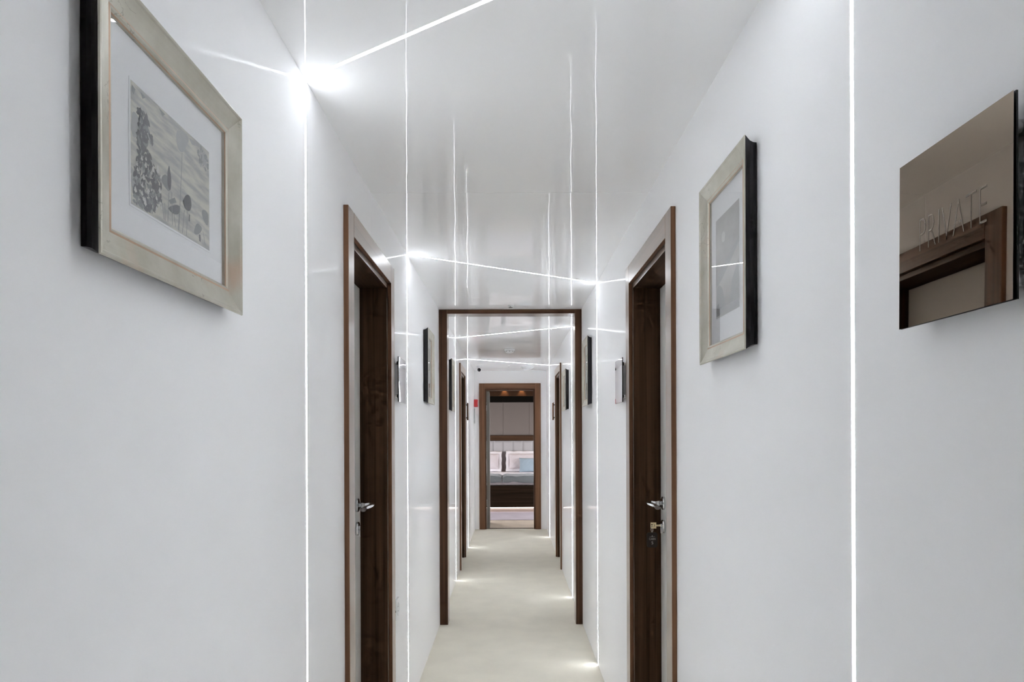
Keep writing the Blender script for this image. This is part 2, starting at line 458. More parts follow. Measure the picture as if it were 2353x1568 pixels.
def corridor_door(num, side, y0, y1, label, hy):
    t = thing('door_%d' % num, (W(side, -.05), (y0+y1)/2, 0), label, 'door', kind='structure')
    p = lambda d0, d1, a, b, c, e: planed(box(bm_new(), W(side, d0), W(side, d1), a, b, c, e))
    AZ, AY = [M['arch_z'], M['edge_z']], [M['arch_y'], M['edge_y']]; LZ, LY = [M['wood_z'], M['lining_z']], [M['wood_y'], M['lining_y']]
    link('architrave', p(.0155, .0002, y0, y0+TRIM, 0.001, DTOP), AZ, t, .0015)
    link('architrave', p(.0155, .0002, y1-TRIM, y1, 0.001, DTOP), AZ, t, .0015)
    link('architrave', p(.0155, .0002, y0+TRIM+.0004, y1-TRIM-.0004, DTOP-TRIM, DTOP), AY, t, .0012)
    # lining: stands 20 mm inside the trim, a step back from it
    i0, i1, zt = y0+TRIM+.018, y1-TRIM-.018, DTOP-TRIM-.022
    o0, o1, ot = y0+TRIM-.012, y1-TRIM+.012, DTOP-TRIM+.012
    link('jamb', p(.0, -.17, o0, i0, 0.001, ot), LZ, t, .001)
    link('jamb', p(.0, -.17, i1, o1, 0.001, ot), LZ, t, .001)
    link('lintel', p(.0, -.17, i0+.0003, i1-.0003, zt, ot), LY, t, .001)
    lf = link('leaf', p(-.108, -.150, i0+.003, i1-.005, .006, zt-.004), [M['leaf_white']]*2, t, .001); lf['label'] = 'pale grey lacquered door leaf'
    if hy: lever_handle(t, side, hy, 1.063)
    return t

corridor_door(1, 'L', *DOORS['L'][0], 'near walnut door on left wall between two vertical light lines', 2.682)
corridor_door(2, 'R', *DOORS['R'][0], 'near walnut door on right wall with brass key in its lock', 2.712)
corridor_door(3, 'L', *DOORS['L'][1], 'far walnut door on left wall beyond the walnut portal', 7.27)
corridor_door(4, 'R', *DOORS['R'][1], 'far walnut door on right wall beyond the walnut portal', 7.29)

# key with a fob in the near right lock
kx, ky, kz = W('R', -.108)-.016, 2.712, .9745
t = thing('key', (kx, ky, kz), 'brass key with dark CABIN 5 fob hanging in near right door lock', 'key')
bm = bm_new()
box(bm, kx-.016, kx+.014, ky-.001, ky+.001, kz-.0035, kz+.0035)
lathe(bm, (kx-.001, ky, kz), (-1, 0, 0), [(0, 0), (.0042, 0), (.0042, .003), (0, .003)], 16)
link('blade', bm, M['brass'], t)
bx = kx-.016
bm = bm_new()
def solid(x, z):                       # x from the blade outwards, z up from the middle (mm)
    if not (0 <= x <= 23 and -12 <= z <= 12): return False
    if 14.6 < x < 19.6 and (1.2 < z < 6.2 or -6.2 < z < -1.2): return False
    if math.hypot(x-13.2, z) < 7.2 and x < 12 and math.hypot(x-15.6, z) > 7.2: return False
    return not (x > 20.5 and z < -9)
st = .6
for k in range(40):
    z = -12+st*k+st/2; a0 = None
    for q in range(40):
        x = st*q+st/2; sd = solid(x, z)
        if sd and a0 is None: a0 = st*q
        if not sd and a0 is not None:
            box(bm, bx-a0/1000, bx-st*q/1000, ky-.0011, ky+.0011, kz+(z-st/2)/1000, kz+(z+st/2)/1000); a0 = None
link('bow', bm, M['brass'], t)
bm = bm_new()
rc = Vector((bx-.0172, ky, kz-.0145)); n = 28
pth = [rc + Vector((.0042*math.sin(2*PI*i/n), .0035*math.sin(2*PI*i/n+.6), .0115*math.cos(2*PI*i/n))) for i in range(n+1)]
tube(bm, pth, [.0011]*(n+1), up=(.3, 1, .1), seg=8, cap=False)
r_ = link('ring', bm, M['steel'], t)
bm = bm_new()
tx, tz, tw, th = bx-.0165, kz-.0275, .021, .060
pts = []
for cx_, cz_, a0 in ((tw-.009, -.009, 0), (-tw+.009, -.009, 90), (-tw+.009, -th+.009, 180), (tw-.009, -th+.009, 270)):
    for q in range(6):
        a = math.radians(a0+90*q/5); pts.append((tx+cx_+.009*math.cos(a), tz+cz_+.009*math.sin(a)))
fr = [bm.verts.new((x, ky-.0015, z)) for x, z in pts]; bk = [bm.verts.new((x, ky+.0015, z)) for x, z in pts]
bm.faces.new(fr); bm.faces.new(bk[::-1])
for i in range(len(pts)): bm.faces.new((fr[i], bk[i], bk[(i+1) % len(pts)], fr[(i+1) % len(pts)]))
fob = link('fob', bm, M['tag'], t); fob['label'] = 'dark brown acrylic fob lettered CABIN 5'
text_mesh('lettering', 'CABIN', (tx-.0125, ky-.0016, tz-.030), (1, 0, 0), (0, 0, 1), .025, .0085, M['ink'], fob, -.0004)
text_mesh('lettering', '5', (tx-.0035, ky-.0016, tz-.047), (1, 0, 0), (0, 0, 1), .0075, .0115, M['ink'], fob, -.0004)
bm = bm_new(); box(bm, tx-.011, tx+.011, ky-.002, ky-.0015, tz-.0175, tz-.0168); box(bm, tx-.0022, tx+.0022, ky-.002, ky-.0015, tz-.0155, tz-.0135); box(bm, tx-.0006, tx+.0006, ky-.002, ky-.0015, tz-.0135, tz-.011)
link('emblem', bm, M['ink'], fob)

# ------------------------------------------------------------------ walnut portal
PY0, PY1 = 4.78, 4.905
t = thing('door_5', ((XL+XR)/2, PY0, 0), 'open walnut portal spanning the corridor halfway along', 'doorway', kind='structure')
bm = bm_new(); box(bm, XL+.0003, -.440, PY0, PY1, .001, H-.001); link('post', planed(bm), [M['post_z'], M['portal_z']], t, .0015)
bm = bm_new(); box(bm, .4560, XR-.0003, PY0, PY1, .001, H-.001); link('post', planed(bm), [M['post_z'], M['portal_z']], t, .0015)
bm = bm_new(); box(bm, -.4396, .4556, PY0+.001, PY1-.001, H-.030, H-.001); link('lintel', planed(bm, 2), [M['post_x'], M['portal_x']], t, .0015)

# ------------------------------------------------------------------ end door, open into the cabin
t = thing('door_6', (0, YE, 0), 'open walnut door frame in the end wall showing the bed', 'door', kind='structure')
A0, A1 = -.431, .424
bm = bm_new(); box(bm, A0, A0+.079, YE-.017, YE-.0003, .001, 2.032); link('architrave', bm, M['edge_z'], t, .0015)
bm = bm_new(); box(bm, A1-.079, A1, YE-.017, YE-.0003, .001, 2.032); link('architrave', bm, M['edge_z'], t, .0015)
bm = bm_new(); box(bm, A0+.0794, A1-.0794, YE-.017, YE-.0003, 1.955, 2.032); link('architrave', bm, M['edge_x'], t, .0015)
bm = bm_new(); box(bm, EX0+.001, -.335, YE, YE+EWT+.012, .001, EZT-.001); link('jamb', bm, M['portal_z'], t, .001)
bm = bm_new(); box(bm, .327, EX1-.001, YE, YE+EWT+.012, .001, EZT-.001); link('jamb', bm, M['portal_z'], t, .001)
bm = bm_new(); box(bm, -.3347, .3267, YE, YE+EWT+.012, 1.933, EZT-.001); link('lintel', bm, M['portal_x'], t, .001)
bm = bm_new()
m4 = Matrix.Translation((-.331, YE+.07, 0)) @ Matrix.Rotation(math.radians(1.2), 4, 'Z')
box(bm, 0, .042, 0, .66, .008, 1.925); bmesh.ops.transform(bm, matrix=m4, verts=bm.verts[:])
lf = link('leaf', bm, M['leaf_edge'], t, .001); lf['label'] = 'grey edge of the door leaf swung into the cabin'
for zc in (1.70, 1.03, .36):
    bm = bm_new(); box(bm, -.3345, -.3265, YE+.063, YE+.0715, zc-.05, zc+.05)
    lathe(bm, (-.3325, YE+.062, zc-.05), (0, 0, 1), [(0, 0), (.0045, 0), (.0045, .1), (0, .1)], 12)
    link('hinge', bm, M['steel'], lf)
bm = bm_new(); box(bm, -.334, .326, YE+.062, YE+.09, .0005, .008)
struct('trim_1', bm, M['wood_x'], 'thin brown threshold strip under the far cabin doorway', 'threshold')

# ------------------------------------------------------------------ framed pictures
PROF_FACE = [(.0285, -.0008), (.0305, .0004), (.0312, .0022), (.0305, .0045), (.0285, .0065), (.026, .013), (.0235, .021), (.0215, .029), (.0205, .034), (.0212, .0365), (.0205, .039), (.0185, .0415), (.0165, .0425), (.0125, .0428)]
PROF_SIDE = [(.0015, .0105), (.0085, .0098), (.016, .0075), (.022, .0038), (.026, .0010), (.0285, -.0004), (.0285, .0020), (.0015, .018)]
FAINT = [[(0.519,0.887),(0.552,0.944),(0.638,0.974),(0.709,0.959),(0.663,0.858),(0.62,0.771),(0.568,0.753),(0.535,0.792)],[(0.009,0.748),(0.061,0.773),(0.101,0.706),(0.087,0.591),(0.009,0.53)],[(0.005,0.259),(0.085,0.297),(0.105,0.254),(0.084,0.181),(0.032,0.132),(0.005,0.144)],[(0.69,0.959),(0.801,0.979),(0.819,0.953),(0.744,0.92)]]
MID = [[(0.327,0.374),(0.373,0.444),(0.42,0.436),(0.443,0.403),(0.435,0.307),(0.387,0.317),(0.342,0.349)],[(0.758,0.102),(0.796,0.193),(0.843,0.201),(0.892,0.172),(0.833,0.097),(0.768,0.069)],[(0.873,0.354),(0.932,0.388),(0.988,0.357),(0.975,0.221),(0.892,0.274)],[(0.102,0.97),(0.156,0.961),(0.122,0.927)],[(0.3,0.981),(0.383,0.971),(0.348,0.935)],[(0.01,0.965),(0.048,0.952),(0.029,0.896),(0.01,0.913)],[(0.418,0.23),(0.499,0.294),(0.524,0.259),(0.442,0.208)]]
DARK = [[(0.428,0.561),(0.444,0.495),(0.459,0.423),(0.443,0.311),(0.404,0.359),(0.407,0.475)],[(0.41,0.158),(0.466,0.205),(0.532,0.245),(0.579,0.244),(0.556,0.169),(0.498,0.14),(0.442,0.138)],[(0.608,0.324),(0.652,0.4),(0.706,0.415),(0.732,0.336),(0.705,0.262),(0.651,0.249),(0.617,0.28)],[(0.687,0.235),(0.704,0.225),(0.7,0.163),(0.683,0.161)],[(0.318,0.192),(0.341,0.198),(0.338,0.168),(0.32,0.165)],[(0.833,0.097),(0.856,0.104),(0.862,0.033),(0.837,0.036)]]
STEMS = [(0.599,0.759,0.551,0.011),(0.422,0.3,0.411,0.033),(0.459,0.319,0.468,0.03),(0.625,0.237,0.598,0.01),(0.669,0.251,0.653,0.009),(0.49,0.138,0.506,0.029),(0.371,0.184,0.378,0.03),(0.341,0.169,0.363,0.034),(0.892,0.159,0.93,0.022),(0.556,0.169,0.542,0.015)]

def print_base(name, c0, c1, scale, stretch):
    m, nt, b = new_mat(name)
    tc = N(nt, 'ShaderNodeTexCoord'); mp = N(nt, 'ShaderNodeMapping'); mp.inputs['Scale'].default_value = stretch; mp.inputs['Rotation'].default_value = (math.radians(-18), 0, 0)
    nt.links.new(tc.outputs['Object'], mp.inputs['Vector'])
    n = N(nt, 'ShaderNodeTexNoise'); n.inputs['Scale'].default_value = scale; n.inputs['Detail'].default_value = 5
    nt.links.new(mp.outputs['Vector'], n.inputs['Vector'])
    rp = N(nt, 'ShaderNodeValToRGB'); e = rp.color_ramp.elements
    e[0].position = .36; e[0].color = (*c0, 1); e[1].position = .62; e[1].color = (*c1, 1)
    nt.links.new(n.outputs['Fac'], rp.inputs['Fac']); nt.links.new(rp.outputs['Color'], b.inputs['Base Color'])
    setp(b, Roughness=.8, IOR=1.25)
    return m
M['print_a'] = print_base('printed_water', (.41, .42, .425), (.64, .63, .56), 9, (1, 2.4, 13))
M['print_b'] = print_base('printed_mist', (.42, .42, .42), (.56, .56, .55), 4, (1, 2, 3))
INK = [plain('ink_faint', (.42, .435, .445), .8, ior=1.25, var=.10, varscale=90), plain('ink_mid', (.29, .30, .31), .8, ior=1.25, var=.22, varscale=90), plain('ink_dark', (.175, .18, .19), .8, ior=1.25, var=.3, varscale=90), plain('ink_light', (.66, .66, .64), .8, ior=1.25)]

def flower_shapes(add):
    for p in FAINT: add(p, 1)
    rnd = random.Random(4)
    for i in range(520):                     # leafy dark mass on the left edge of the print
        v = rnd.random()**1.1*.80
        w = .10 + .20*math.sin(PI*min(1, (v+.1)/.62)) if v < .6 else .30*(1-(v-.4)/.6)
        u = .03 + rnd.random()*max(.05, w) + (.04 if v > .3 else 0)
        s = .007+rnd.random()*.021; a = rnd.random()*6.28
        pts = [(u+s*k*math.cos(a+q)*.75, v+.02+s*k*math.sin(a+q)*1.25) for q, k in ((0, 1.5), (.9, .75), (2.2, .8), (3.14, 1.2), (4.2, .75), (5.4, .8))]
        if all(.004 < x < .996 and .004 < y < .996 for x, y in pts): add(pts, 3 if rnd.random() < .72 else 2)
    for i in range(26):
        u = .04+.3*rnd.random(); v = .05+.4*rnd.random(); s = .008+.01*rnd.random()
        add([(u-s, v), (u, v+s*2.5), (u+s, v), (u, v-s)], 4)
    for p in MID: add(p, 2)
    for i in range(70):                      # blurred spray in the upper far corner
        u, v = .905+.075*rnd.gauss(0, .55), .885+.10*rnd.gauss(0, .55); s = .008+.016*rnd.random(); a = rnd.random()*6.28
        pts = [(u+s*k*math.cos(a+q)*.8, v+s*k*math.sin(a+q)*1.3) for q, k in ((0, 1.4), (1.1, .8), (2.2, .9), (3.3, 1.2), (4.5, .8))]
        if all(.004 < x < .996 and .004 < y < .996 for x, y in pts): add(pts, 2 if rnd.random() < .5 else 1)
    for p in DARK: add(p, 3)
    for a, b, c, d in STEMS:
        w = .0035; add([(a-w, b), (a+w, b), (c+w, d), (c-w, d)], 2)

def mist_shapes(add):
    add([(.03, .40), (.35, .52), (.97, .66), (.97, .60), (.5, .44), (.03, .30)], 1)
    add([(.03, .02), (.03, .30), (.12, .34), (.30, .28), (.42, .10), (.30, .02)], 1)
    add([(.60, .02), (.70, .30), (.97, .46), (.97, .02)], 1)
    add([(.02, .02), (.02, .13), (.14, .15), (.16, .02)], 2)
    add([(.25, .80), (.34, .84), (.42, .80), (.40, .72), (.28, .73)], 4)

def blot_shapes(add, seed):
    rnd = random.Random(seed)
    for v0 in (.18, .42, .62):
        for i in range(26):
            u = .1+.4*rnd.random(); v = v0+.12*(rnd.random()-.5); s = .03+.05*rnd.random()
            p = [(u+s*math.cos(q), v+s*.7*math.sin(q)) for q in (0, 1.1, 2.1, 3.3, 4.4, 5.4)]
            if all(.01 < x < .99 and .01 < y < .99 for x, y in p): add(p, 3 if rnd.random() < .6 else 2)
    for i in range(6):
        u = .15+.7*rnd.random(); add([(u-.006, .03), (u+.006, .03), (u+.02, .5+.3*rnd.random()), (u+.012, .5)], 2)

def picture(side, y0, y1, z0, z1, label, art, seed=0, flipu=False):
    t = thing('framed_picture', (W(side, 0), (y0+y1)/2, (z0+z1)/2), label, 'picture', 'silver framed pictures along the corridor walls')
    def ringset(prof, closed, rub=()):
        bm = bm_new(); loops = []
        for d, ins in prof:
            loops.append([bm.verts.new((W(side, d), a, b)) for a, b in ((y0+ins, z0+ins), (y1-ins, z0+ins), (y1-ins, z1-ins), (y0+ins, z1-ins))])
        prs = list(zip(loops, loops[1:])) + ([(loops[-1], loops[0])] if closed else [])
        for q, (a, b) in enumerate(prs):
            for k in range(4): bm.faces.new((a[k], a[(k+1) % 4], b[(k+1) % 4], b[k])).material_index = 1 if q in rub else 0
        return bm
    link('frame', ringset(PROF_FACE, False, (8, 11)), [M['leaf'], M['rub']], t)
    s_ = link('frame_side', ringset(PROF_SIDE, True), M['black'], t); s_['label'] = 'black lacquered side of the frame'
    i = .0425
    bm = bm_new(); box(bm, W(side, .006), W(side, .0122), y0+.012, y1-.012, z0+.012, z1-.012)
    link('mat', bm, M['mat'], t)
    # print, 0.6 mm proud of the mount, with its drawing as flat ink shapes
    w, h = y1-y0, z1-z0
    a0, a1, b0, b1 = (y0+.094, y1-.092, z0+.088, z1-.096) if w > h else (y0+.082, y1-.080, z0+.100, z1-.098)
    bm = bm_new(); layer = [0]
    box(bm, W(side, .0123), W(side, .0128), a0, a1, b0, b1, 0)
    def add(poly, mi):
        layer[0] += 1
        if len(poly) > 4:
            for _ in range(2):                  # soften the outline
                n = len(poly); poly = [q for i in range(n) for p, r in ((poly[i], poly[(i+1) % n]),) for q in ((p[0]*.75+r[0]*.25, p[1]*.75+r[1]*.25), (p[0]*.25+r[0]*.75, p[1]*.25+r[1]*.75))]
        x = W(side, .0129 + .000001*layer[0])
        f = bm.faces.new([bm.verts.new((x, a0+(a1-a0)*(1-u if flipu else u), b0+(b1-b0)*v)) for u, v in poly]); f.material_index = mi
    art(add) if not seed else art(add, seed)
    link('print', bm, [M['print_a' if art is flower_shapes else 'print_b']]+INK, t, normals=False)
    bm = bm_new()
    box(bm, W(side, .0125), W(side, .0130), a0-.003, a1+.003, b0-.003, b0); box(bm, W(side, .0125), W(side, .0130), a0-.003, a1+.003, b1, b1+.003)
    box(bm, W(side, .0125), W(side, .0130), a0-.003, a0, b0, b1); box(bm, W(side, .0125), W(side, .0130), a1, a1+.003, b0, b1)
    link('bevel', bm, M['mat'], t)
    bm = bm_new(); box(bm, W(side, .0145), W(side, .0155), y0+i, y1-i, z0+i, z1-i)
    link('glass', bm, M['glass'], t)
    return t

picture('L', .780, 1.194, 1.553, 1.896, 'large silver framed picture of grey poppies on near left wall', flower_shapes)
picture('R', 1.372, 1.700, 1.513, 1.943, 'tall silver framed misty picture between PRIVATE sign and near right door', mist_shapes, flipu=True)
picture('L', 3.905, 4.222, 1.517, 1.950, 'tall silver framed picture on left wall just before the walnut portal', blot_shapes, 3)
picture('R', 4.180, 4.497, 1.513, 1.940, 'tall silver framed picture on right wall just before the walnut portal', blot_shapes, 5)
picture('L', 5.500, 5.815, 1.522, 1.948, 'silver framed picture on left wall just beyond the walnut portal', blot_shapes, 8)
picture('R', 5.835, 6.250, 1.537, 1.893, 'silver framed picture on right wall just beyond the walnut portal', blot_shapes, 11)

# ------------------------------------------------------------------ mirror signs on stand-offs
def sign(side, y0, y1, z0, z1, label, mat, warp=0.0, pd=.028, tilt=(0, 0)):
    t = thing('door_sign', (W(side, 0), (y0+y1)/2, (z0+z1)/2), label, 'sign', 'square mirror signs beside the doors')
    bm = bm_new(); n = 24
    th = .004
    box(bm, W(side, pd-.0003-(.0017 if tilt[0] else 0)), W(side, pd-th), y0, y1, z0, z1, 1)
    def f(u, v):
        wv = warp*(math.sin(2*PI*v*1.1+.6)*math.cos(PI*(u-.5)) + .5*math.sin(2*PI*u*.9))
        return (W(side, pd+wv-tilt[0]*(y1-y0)*(u-.5)-tilt[1]*(z1-z0)*(v-.5)), y0+(y1-y0)*u, z0+(z1-z0)*v)
    grid(bm, n, n, f, 0, flip=(side == 'L'))
    bm.normal_update()
    link('panel', bm, [mat, M['edge_dark']], t, normals=False)
    for a in (y0+.025, y1-.025):
        for b in (z0+.025, z1-.025):
            bm = bm_new(); lathe(bm, (W(side, .0003), a, b), (1 if side == 'L' else -1, 0, 0), [(0, 0), (.008, 0), (.008, pd-th-.0005), (0, pd-th-.0005)], 16)
            link('standoff', bm, M['steel'], t)
    return t
s = sign('R', .641, .832, 1.470, 1.667, 'bronze mirror sign reading PRIVATE on near right wall', M['bronze'], tilt=(.0095, .008))
text_mesh('lettering', 'PRIVATE', (W('R', .0281)+.0095*(.7905-.7365)+.008*(1.554-1.5685), .7905, 1.5540), (-.0095, -1, 0), (.008, 0, 1), .1135, .0375, M['etched'], s, .0001, .022)
sign('L', 2.878, 3.072, 1.478, 1.669, 'silver mirror sign on left wall just past near left door', M['chrome'], .00010)
sign('R', 2.893, 3.083, 1.474, 1.664, 'silver mirror sign on right wall just past near right door', M['chrome'], .00002)
sign('L', 7.47, 7.665, 1.484, 1.677, 'bronze mirror sign on left wall just past the far left door', M['bronze'])
sign('R', 7.49, 7.685, 1.484, 1.676, 'bronze mirror sign on right wall just past the far right door', M['bronze'])

# ------------------------------------------------------------------ small fittings
t = thing('wall_socket', (XL, 2.948, .588), 'white socket low on left wall beside the near left door', 'socket')
bm = bm_new(); box(bm, XL+.0003, XL+.010, 2.905, 2.990, .545, .630); link('cover', bm, M['white_plastic'], t, .003)
bm = bm_new(); lathe(bm, (XL+.0101, 2.948, .5875), (1, 0, 0), [(.029, 0), (.029, .002), (.024, .002), (.022, -.0), (0, -.0)], 32); link('insert', bm, M['white_plastic'], t)
for dz in (-.0095, .0095):
    bm = bm_new(); lathe(bm, (XL+.0102, 2.948, .5875+dz), (1, 0, 0), [(0, .0004), (.003, .0004), (.003, 0), (0, 0)], 12); link('pin_hole', bm, M['edge_dark'], t)
bm = bm_new(); box(bm, XL+.003, XL+.008, 2.9040, 2.9049, .581, .590); link('clip', bm, M['edge_dark'], t)

t = thing('fire_alarm_button', (XL, 9.41, 1.752), 'red fire alarm call point at far left corner by end doorway', 'alarm')
bm = bm_new(); box(bm, XL+.0003, XL+.052, 9.36, 9.455, 1.702, 1.803); link('housing', bm, M['red'], t, .005)
bm = bm_new(); box(bm, XL+.0521, XL+.0545, 9.38, 9.435, 1.727, 1.778); link('button', bm, M['white_plastic'], t, .001)
t = thing('wall_plate', (XL, 9.40, 1.575), 'slim grey wall plate below the red fire alarm call point', 'plate')
bm = bm_new(); box(bm, XL+.0003, XL+.016, 9.36, 9.44, 1.475, 1.677); link('cover', bm, M['grey_plastic'], t, .002)

t = thing('security_camera', (-.398, 8.81, H), 'small black and white dome camera on ceiling left of end doorway', 'camera')
bm = bm_new(); lathe(bm, (-.398, 8.81, H-.0003), (0, 0, -1), [(0, 0), (.034, 0), (.034, .010), (.026, .016), (.012, .018), (0, .018)], 32); link('base', bm, M['white_plastic'], t)
bm = bm_new(); lathe(bm, (-.398, 8.822, H-.052), (0, -1, 0), [(0, -.03), (.018, -.024), (.027, -.008), (.028, .004), (.025, .014), (0, .014)], 32); link('housing', bm, M['white_plastic'], t)
bm = bm_new(); lathe(bm, (-.398, 8.808, H-.052), (0, -1, 0), [(.0235, .0), (.0225, .007), (.015, .013), (0, .015)], 32); link('lens', bm, M['lens'], t)

t = thing('smoke_detector', (-.004, 7.06, H), 'white smoke detector on ceiling between the two far light lines', 'detector')
bm = bm_new(); lathe(bm, (-.004, 7.06, H-.0003), (0, 0, -1), [(0, 0), (.054, 0), (.054, .012), (.050, .016), (0, .016)], 40); link('base', bm, M['white_plastic'], t)
bm = bm_new(); lathe(bm, (-.004, 7.06, H-.0165), (0, 0, -1), [(0, 0), (.040, 0), (.046, .004), (.043, .016), (.030, .024), (0, .026)], 40); link('sensor', bm, M['white_plastic'], t)
for k in range(8):
    a = 2*PI*k/8
    bm = bm_new(); box(bm, -.004, .004, .040, .0462, -.0285, -.0235); bmesh.ops.transform(bm, matrix=Matrix.Translation((-.004, 7.06, H)) @ Matrix.Rotation(a, 4, 'Z'), verts=bm.verts[:])
    link('vent', bm, M['edge_dark'], t)

def sprinkler(x, y, label, r):
    t = thing('sprinkler', (x, y, H), label, 'sprinkler', 'small ceiling sprinkler heads')
    bm = bm_new(); lathe(bm, (x, y, H-.0003), (0, 0, -1), [(0, 0), (r, 0), (r*.92, .003), (r*.45, .0045), (0, .0045)], 24); link('flange', bm, M['white_plastic'], t)
    bm = bm_new(); lathe(bm, (x, y, H-.0048), (0, 0, -1), [(0, 0), (.005, 0), (.004, .006), (0, .006)], 16); link('nozzle', bm, M['steel'], t)
    bm = bm_new()
    for k in range(8):
        a = 2*PI*k/8; d = Vector((math.cos(a), math.sin(a), 0)); q = Vector((-d.y, d.x, 0)); c = Vector((x, y, H-.0115))
        v = [bm.verts.new(c + p) for p in (-q*.0025, d*r*.8-q*.003, d*r*.8+q*.003, q*.0025)]; v2 = [bm.verts.new(p.co+Vector((0, 0, -.0012))) for p in v]
        bm.faces.new(v); bm.faces.new(v2[::-1])
        for i in range(4): bm.faces.new((v[i], v[(i+1) % 4], v2[(i+1) % 4], v2[i]))
    link('deflector', bm, M['edge_dark'], t)
sprinkler(.005, 4.645, 'small dark sprinkler head on ceiling in front of walnut portal', .017)
sprinkler(-.016, 8.83, 'tiny dark sprinkler head on ceiling in front of end doorway', .014)

t = thing('ceiling_lamp', (.230, 8.965, H), 'round white unlit ceiling lamp in front of end doorway', 'lamp')
bm = bm_new(); lathe(bm, (.230, 8.965, H-.0003), (0, 0, -1), [(0, 0), (.084, 0), (.084, .008), (.078, .011), (0, .011)], 48); link('base', bm, M['white_plastic'], t)
bm = bm_new(); lathe(bm, (.230, 8.965, H-.0115), (0, 0, -1), [(0, 0), (.074, 0), (.070, .010), (.050, .020), (.022, .025), (0, .026)], 48); link('lamp_shade', bm, M['white_plastic'], t)

# ------------------------------------------------------------------ the cabin at the far end
YI = YE+EWT
bm = bm_new(); box(bm, BX0-.1, BX1+.1, YE+.06, BY1+.1, -.1, 0); struct('floor_bedroom', bm, M['carpet_cabin'], 'beige carpet inside the far cabin', 'floor')
bm = bm_new(); box(bm, BX0-.1, BX1+.1, YI, BY1+.1, BH, BH+.1); struct('ceiling_bedroom', bm, M['bed_wood'], 'ceiling of the far cabin', 'ceiling')
bm = bm_new(); box(bm, BX0-.1, BX0, YI, BY1, 0, BH); struct('wall_bedroom_left', bm, M['cream_wall'], 'left wall of the far cabin', 'wall')
bm = bm_new(); box(bm, BX1, BX1+.1, YI, BY1, 0, BH); struct('wall_bedroom_right', bm, M['cream_wall'], 'right wall of the far cabin', 'wall')
bm = bm_new(); box(bm, BX0-.1, BX1+.1, BY1, BY1+.1, 0, BH); struct('wall_bedroom_back', bm, M['cream_wall'], 'back wall of the far cabin behind the bed', 'wall')
# padded fabric panels above the bed
edges = [BX0+.002, -1.49, -.815, -.141, .379, 1.05, BX1-.002]
bm = bm_new()
for a, b in zip(edges, edges[1:]):
    q = bm_new(); box(q, a+.0006, b-.0006, BY1-.030, BY1-.0005, 1.292, 1.949)
    bmesh.ops.bevel(q, geom=q.edges[:], offset=.003, segments=2, affect='EDGES')
    me = bpy.data.meshes.new('q'); q.to_mesh(me); q.free(); bm.from_mesh(me); bpy.data.meshes.remove(me)
struct('trim_2', bm, M['pad'], 'beige fabric wall panels above the headboard', 'wall panel')
bm = bm_new(); box(bm, BX0+.002, BX1-.002, BY1-.035, BY1-.0005, 1.951, 2.222); struct('trim_3', bm, M['band_shade'], 'wood band above the beige wall panels, its shade painted black', 'trim')
bm = bm_new(); box(bm, BX0+.002, BX1-.002, 13.28, 13.31, 2.056, BH-.001); struct('trim_4', bm, M['pelmet'], 'walnut pelmet lit by two warm downlights', 'trim', .002)
bm = bm_new(); box(bm, BX0+.002, BX1-.002, BY1-.075, BY1-.0005, 1.186, 1.290); struct('trim_5', bm, M['lining_x'], 'brown wooden ledge above the headboard', 'ledge', .003)

for x, lab in ((-.45, 'ceiling downlight inside the far cabin, above the floor left of the doorway'), (.45, 'ceiling downlight inside the far cabin, above the floor right of the doorway')):
    t = thing('downlight', (x, 10.5, BH), lab, 'downlight')
    bm = bm_new(); lathe(bm, (x, 10.5, BH-.0003), (0, 0, -1), [(.030, 0), (.040, 0), (.040, .004), (.030, .004), (.030, 0)], 24); link('trim_ring', bm, M['steel'], t)
    bm = bm_new(); lathe(bm, (x, 10.5, BH-.0005), (0, 0, -1), [(0, 0), (.029, 0), (.029, .002), (0, .002)], 24); link('bulb', bm, M['lamp'], t)
    sp = bpy.data.lights.new('spot', 'SPOT'); sp.energy = 22; sp.color = (1, .90, .84); sp.spot_size = math.radians(75); sp.spot_blend = .6; sp.shadow_soft_size = .025
    so = bpy.data.objects.new('spot', sp); COL.objects.link(so); so.parent = t; so.location = (0, 0, -.006)

for x, lab in ((-.108, 'warm ceiling downlight washing the walnut pelmet, above the bed centre'), (.225, 'warm ceiling downlight washing the walnut pelmet, above the blue cushion')):
    t = thing('downlight', (x, 13.248, BH), lab, 'downlight', 'warm downlights over the bed')
    bm = bm_new(); lathe(bm, (x, 13.248, BH-.0003), (0, 0, -1), [(.021, 0), (.028, 0), (.028, .004), (.021, .004), (.021, 0)], 24); link('trim_ring', bm, M['steel'], t)
    bm = bm_new(); lathe(bm, (x, 13.248, BH-.0005), (0, 0, -1), [(0, 0), (.020, 0), (.020, .002), (0, .002)], 24); link('bulb', bm, M['lamp'], t)
    sp = bpy.data.lights.new('spot', 'SPOT'); sp.energy = 5.0; sp.color = (1, .62, .34); sp.spot_size = math.radians(82); sp.spot_blend = .7; sp.shadow_soft_size = .006
    so = bpy.data.objects.new('spot', sp); COL.objects.link(so); so.parent = t; so.location = (0, .004, -.006)

